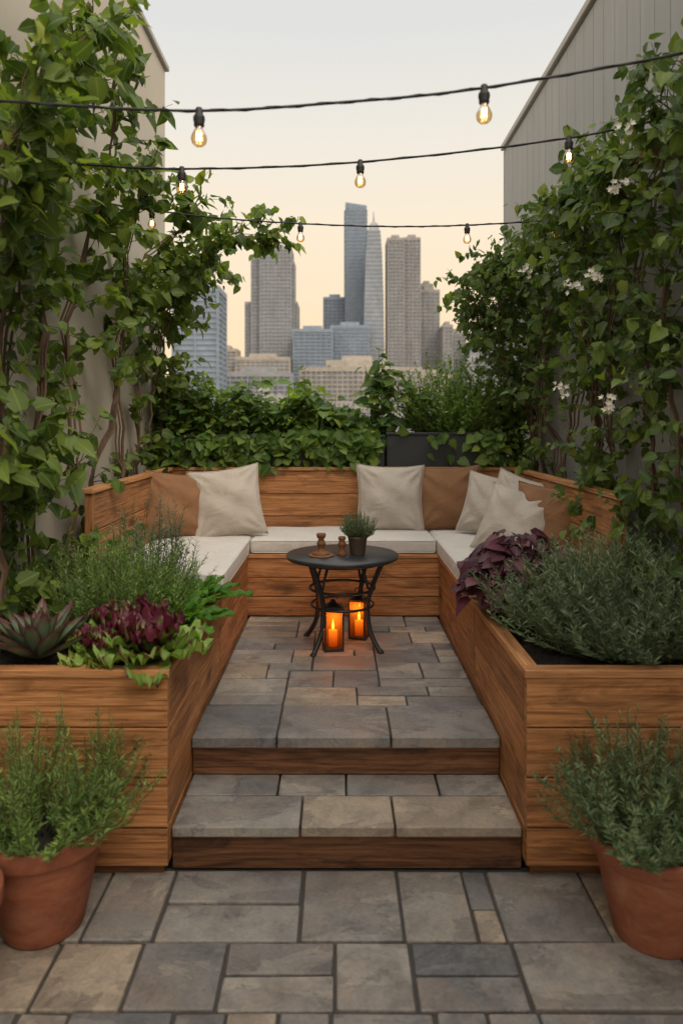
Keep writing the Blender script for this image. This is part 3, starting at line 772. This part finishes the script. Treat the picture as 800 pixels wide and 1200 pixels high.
# ---- side buildings
lb=empty('stucco_building')
B=Boxes(); B.add(-7,WL,-2.5,6.2,-60,4.72); B.obj('walls',M_stucco,lb,.01)
B=Boxes(); B.add(-7.05,WL+.03,-2.55,6.23,4.722,4.77); B.obj('coping',M_coping,lb,.008)
rb=empty('siding_building')
B=Boxes(); B.add(WR+.018,7,-2.5,6.95,-60,4.33); B.obj('walls',M_siding,rb,0)
B=Boxes()
y=-2.5
while y<6.93:
    B.add(WR+.008,WR+.017,y+.002,y+.172,-3,4.32,2); y+=.176
B.add(WR+.004,WR+.06,6.955,7.0,-3,4.32,2)
B.obj('vertical_boards',M_siding,rb,.003)
B=Boxes(); B.add(WR-.02,7.05,-2.55,7.02,4.335,4.39); B.obj('coping',M_coping,rb,.008)
rt=empty('terrace_building'); B=Boxes(); B.add(-1.499,1.617,-2.5,6.9,-60,-.055); B.obj('walls',M_concrete,rt,0)
B=Boxes(); B.add(1.40,1.60,3.15,3.45,2.90,2.925,1); B.add(1.40,1.425,3.15,3.45,2.927,2.99,1); B.add(1.426,1.60,3.15,3.175,2.927,2.99,0)
B.obj('wooden_wall_shelf',M_wood,None,.003)

# ---- string lights
def strand(pts,bulbs,s=1.0):
    root=empty('string_lights'); cv=catmull(pts,14); paths=[(cv,.0045)]
    cv2=cv+np.array([[0,.004*math.cos(i*1.3),.004*math.sin(i*1.3)] for i in range(len(cv))]); paths.append((cv2,.0030))
    tubes_mesh('cable',paths,M_cable,root,6)
    for bx in bulbs:
        i=int(np.argmin(abs(cv[:,0]-bx)));
        j=i+1 if cv[i,0]<bx else i-1; j=max(0,min(len(cv)-1,j)); w=(bx-cv[i,0])/(cv[j,0]-cv[i,0]+1e-9)
        q=cv[i]*(1-w)+cv[j]*w; L=(q[0],q[1],q[2])
        def sc(p): return [(r*s,z*s) for r,z in p]
        lathe('socket',sc([(.001,.010),(.010,.010),(.013,.004),(.0135,-.012),(.0195,-.02),(.0205,-.03),(.0175,-.045),(.0185,-.05),(.0155,-.056),(.001,-.056)]),M_cable,root,20,L,False)
        lathe('bulb',sc([(.0125,-.054),(.0135,-.062),(.020,-.074),(.0265,-.088),(.0275,-.099),(.024,-.112),(.015,-.121),(.001,-.124)]),M_bulb,root,24,L,False)
        lathe('bulb_stem',sc([(.004,-.056),(.0035,-.072),(.001,-.075)]),M_petal,root,8,L,False)
        fp=[]
        for k in range(9):
            a=k*math.pi*2/8; r=.0075
            fp.append((L[0]+r*math.cos(a),L[1]+r*math.sin(a),L[2]+(-.074 if k%2 else -.102)*s))
        tubes_mesh('filament',[(fp,.0016)],M_fil,root,4)
strand([(-1.5,2.3,2.745),(-1.087,2.3,2.712),(-.485,2.3,2.68),(.008,2.3,2.707),(.46,2.3,2.753),(1.103,2.3,2.865),(1.6,2.3,2.98)],[-.448,.465],.93)
strand([(-1.5,3.2,2.86),(-1.284,3.2,2.842),(-.712,3.2,2.812),(.088,3.2,2.842),(1.02,3.2,2.949),(1.6,3.2,3.07)],[-.70,.095,1.025,1.45],.93)
strand([(-1.5,4.3,3.01),(-1.162,4.3,2.96),(-.75,4.3,2.909),(-.24,4.3,2.873),(.30,4.3,2.855),(.758,4.3,2.863),(1.244,4.3,2.893),(1.6,4.3,2.94)],[-1.12,-.23,.768,1.3],.9)

# ================================================================= CITY
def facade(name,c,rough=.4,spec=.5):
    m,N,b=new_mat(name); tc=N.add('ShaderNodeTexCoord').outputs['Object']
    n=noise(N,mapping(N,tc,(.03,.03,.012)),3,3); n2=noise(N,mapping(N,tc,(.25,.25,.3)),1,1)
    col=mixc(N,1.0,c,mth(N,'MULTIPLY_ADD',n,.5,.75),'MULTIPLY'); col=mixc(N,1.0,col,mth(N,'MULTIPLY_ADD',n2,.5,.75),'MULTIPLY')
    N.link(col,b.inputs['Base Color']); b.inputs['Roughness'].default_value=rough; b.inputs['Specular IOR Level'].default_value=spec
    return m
F_glassblue=facade('hazy_blue_glass',(.18,.225,.285)); F_glassgrey=facade('hazy_grey_glass',(.18,.195,.225)); F_dark=facade('hazy_dark_glass',(.13,.165,.22))  # aerial haze is put into these pale skyline base colours, no haze volume
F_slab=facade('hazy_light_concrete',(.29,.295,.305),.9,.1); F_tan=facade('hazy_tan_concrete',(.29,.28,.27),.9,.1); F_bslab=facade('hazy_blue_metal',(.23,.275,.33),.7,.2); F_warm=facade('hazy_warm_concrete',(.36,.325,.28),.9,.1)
def tower(name,vols,floor=4.2,glass=F_glassgrey,slab=F_slab,fins=5.0):
    root=empty(name); G=Boxes(); S=Boxes()
    for (x0,x1,y0,y1,top) in vols:
        G.add(x0,x1,y0,y1,-60,top)
        z=-20
        while z<top-2:
            S.add(x0-.5,x1+.5,y0-.5,y1+.5,z,z+floor*.32); z+=floor
        S.add(x0-.8,x1+.8,y0-.8,y1+.8,top-2.5,top+1)
        S.add(x0+(x1-x0)*.25,x1-(x1-x0)*.25,y0+3,y1-3,top+1,top+5)
        n=max(2,int((x1-x0)/fins))
        for k in range(n+1):
            xx=x0+(x1-x0)*k/n; S.add(xx-.45,xx+.45,y0-.9,y0+.2,-20,top-2.6)
        n=max(2,int((y1-y0)/fins))
        for k in range(n+1):
            yy=y0+(y1-y0)*k/n; S.add(x0-.85,x0+.2,yy-.45,yy+.45,-20,top-2.7); S.add(x1-.2,x1+.85,yy-.45,yy+.45,-20,top-2.7)
    G.obj('glazed_core',glass,root,0); S.obj('floor_slabs_and_piers',slab,root,0)
    return root
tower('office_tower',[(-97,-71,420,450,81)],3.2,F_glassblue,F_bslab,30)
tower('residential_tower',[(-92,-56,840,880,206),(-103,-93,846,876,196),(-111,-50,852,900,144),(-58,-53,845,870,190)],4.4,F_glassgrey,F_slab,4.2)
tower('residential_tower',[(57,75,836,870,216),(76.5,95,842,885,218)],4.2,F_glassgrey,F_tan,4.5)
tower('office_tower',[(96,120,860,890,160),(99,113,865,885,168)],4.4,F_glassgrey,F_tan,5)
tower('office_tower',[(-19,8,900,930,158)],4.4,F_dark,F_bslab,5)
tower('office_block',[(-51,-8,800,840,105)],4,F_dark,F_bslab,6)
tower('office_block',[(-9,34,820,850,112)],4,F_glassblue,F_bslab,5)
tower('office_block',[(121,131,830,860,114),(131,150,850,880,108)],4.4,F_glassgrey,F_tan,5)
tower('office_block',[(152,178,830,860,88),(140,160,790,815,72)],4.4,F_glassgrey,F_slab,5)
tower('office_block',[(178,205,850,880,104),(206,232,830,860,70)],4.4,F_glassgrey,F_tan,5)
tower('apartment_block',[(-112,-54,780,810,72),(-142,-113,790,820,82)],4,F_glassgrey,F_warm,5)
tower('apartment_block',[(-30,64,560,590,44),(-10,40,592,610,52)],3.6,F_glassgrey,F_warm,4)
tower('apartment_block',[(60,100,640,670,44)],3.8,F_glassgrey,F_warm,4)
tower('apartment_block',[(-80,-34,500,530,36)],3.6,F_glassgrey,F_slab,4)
def prism(name,pts_bot,pts_top,mat,parent,z0):
    n=len(pts_bot); V=[(x,y,z0) for x,y in pts_bot]+list(pts_top); F=[[i,(i+1)%n,n+(i+1)%n,n+i] for i in range(n)]+[list(range(n,2*n)),list(range(n))[::-1]]
    me=D.meshes.new(name); me.from_pydata(V,[],F); return new_obj(name,me,parent,mat)
gt=empty('glass_skyscraper')
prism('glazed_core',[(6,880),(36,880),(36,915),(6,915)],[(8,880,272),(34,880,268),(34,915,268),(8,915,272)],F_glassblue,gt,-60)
S=Boxes(); z=-10
while z<262: S.add(6.6,35.0,879.6,915.4,z,z+1.0); z+=4.6
for k in range(8): xx=8+25.5*k/7; S.add(xx-.25,xx+.25,879.2,880,-10,266)
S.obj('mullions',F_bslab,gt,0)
sk=empty('tapered_skyscraper')
def ring(cx,cy,w): return [(cx-w,cy-w),(cx+w,cy-w),(cx+w,cy+w),(cx-w,cy+w)]
cx,cy=41,850
lv_=[(-60,12),(90,12),(150,11),(200,9.4),(226,7.6),(236,4.5),(240,1.0),(252,.3)]
for (za,wa),(zb,wb) in zip(lv_[:-1],lv_[1:]):
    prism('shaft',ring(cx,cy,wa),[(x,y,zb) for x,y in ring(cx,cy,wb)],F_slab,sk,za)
S=Boxes()
for z in range(0,226,5):
    w=np.interp(z,[a for a,b in lv_],[b for a,b in lv_])+.25; S.add(cx-w,cx+w,cy-w,cy+w,z,z+2.0)
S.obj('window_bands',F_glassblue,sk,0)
def citymat():
    m,N,b=new_mat('city_facade'); tc=N.add('ShaderNodeTexCoord').outputs['Object']; geo=N.add('ShaderNodeNewGeometry')
    r=ramp(N,[(0,(.29,.275,.26)),(.3,(.36,.315,.27)),(.6,(.25,.275,.31)),(1,(.38,.35,.31))]); N.link(geo.outputs['Random Per Island'],r.inputs[0])
    sx=N.add('ShaderNodeSeparateXYZ'); N.link(tc,sx.inputs[0])
    hz=mth(N,'GREATER_THAN',mth(N,'FRACT',mth(N,'DIVIDE',sx.outputs[2],3.6)),.45)
    vx=mth(N,'GREATER_THAN',mth(N,'FRACT',mth(N,'DIVIDE',mth(N,'ADD',sx.outputs[0],sx.outputs[1]),3.1)),.4)
    sn=N.add('ShaderNodeSeparateXYZ'); N.link(geo.outputs['Normal'],sn.inputs[0])
    w=mth(N,'MULTIPLY',mth(N,'MULTIPLY',hz,vx),mth(N,'LESS_THAN',sn.outputs[2],.5))
    N.link(mixc(N,w,r.outputs[0],(.16,.17,.19)),b.inputs['Base Color']); b.inputs['Roughness'].default_value=.8; return m
M_city=citymat()
B=Boxes()
for i in range(900):
    y=random.uniform(260,1900); x=random.uniform(-.75,.75)*y; w=random.uniform(12,34); d=random.uniform(12,34)
    top=random.uniform(-30,.035*y+4) if y<700 else random.uniform(0,.06*y)
    B.add(x,x+w,y,y+d,-60,top)
    if random.random()<.6: B.add(x+w*.3,x+w*.55,y+d*.3,y+d*.6,top+.01,top+3)
B.obj('city_buildings',M_city,None,0)
me=D.meshes.new('ground'); s=9000; me.from_pydata([(-s,-s,-60),(s,-s,-60),(s,s,-60),(-s,s,-60)],[],[(0,1,2,3)])
new_obj('ground',me,None,plain('city_ground',(.2,.2,.19),.95,.2,.01,0))

# ================================================================= WORLD & LIGHT
w=D.worlds.new('World'); C.scene.world=w; w.use_nodes=True
N=Node(w); bg=N.n['Background']
sky=N.add('ShaderNodeTexSky'); sky.sky_type='NISHITA'; sky.sun_disc=False
SE,SA=math.radians(50),math.radians(140)
sky.sun_elevation=SE; sky.sun_rotation=SA; sky.dust_density=3.5; sky.air_density=1.0; sky.ozone_density=1.0
tc=N.add('ShaderNodeTexCoord').outputs['Generated']; sx=N.add('ShaderNodeSeparateXYZ'); N.link(tc,sx.inputs[0])
gr=ramp(N,[(0,(1.12,.78,.48)),(.12,(1.12,.85,.55)),(.26,(1.06,.90,.68)),(.37,(.95,.89,.78)),(.48,(.82,.82,.79)),(.56,(.80,.81,.80)),(.74,(1.5,1.43,1.33)),(1,(1.9,1.81,1.68))]); N.link(sx.outputs[2],gr.inputs[0])  # upper stops brightened above the visible sky as added fill light
gs=N.add('ShaderNodeVectorMath',operation='SCALE'); N.link(gr.outputs[0],gs.inputs[0]); gs.inputs['Scale'].default_value=10
col=mixc(N,.92,sky.outputs[0],gs.outputs[0])
back=N.add('ShaderNodeMapRange'); back.interpolation_type='SMOOTHSTEP'; N.link(sx.outputs[1],back.inputs[0])
back.inputs[1].default_value=.35; back.inputs[2].default_value=-.6; back.inputs[3].default_value=1.0; back.inputs[4].default_value=1.55  # sky also scaled up behind the camera, unseen, as added fill
sc=N.add('ShaderNodeVectorMath',operation='SCALE'); N.link(col,sc.inputs[0]); N.link(back.outputs[0],sc.inputs['Scale'])
N.link(sc.outputs[0],bg.inputs[0]); bg.inputs[1].default_value=.10
sun=D.lights.new('sun','SUN'); sun.energy=1.6; sun.angle=math.radians(24); sun.color=(1,.87,.70)
so=D.objects.new('sun',sun); coll.objects.link(so)
d=Vector((math.sin(SA)*math.cos(SE),math.cos(SA)*math.cos(SE),math.sin(SE)))
so.rotation_euler=d.to_track_quat('Z','Y').to_euler(); so.location=(0,0,12)

cam=D.cameras.new('camera'); co=D.objects.new('camera',cam); coll.objects.link(co)
co.location=(0,0,1.68); co.rotation_euler=(math.radians(90),0,0)
cam.sensor_width=36; cam.lens=25.2; cam.shift_y=-.0875; cam.shift_x=.0025; cam.clip_end=20000; cam.clip_start=.05
cam.dof.use_dof=True; cam.dof.focus_distance=4.2; cam.dof.aperture_fstop=2.0
C.scene.camera=co
C.scene.view_settings.view_transform='Standard'; C.scene.view_settings.look='None'; C.scene.view_settings.exposure=0
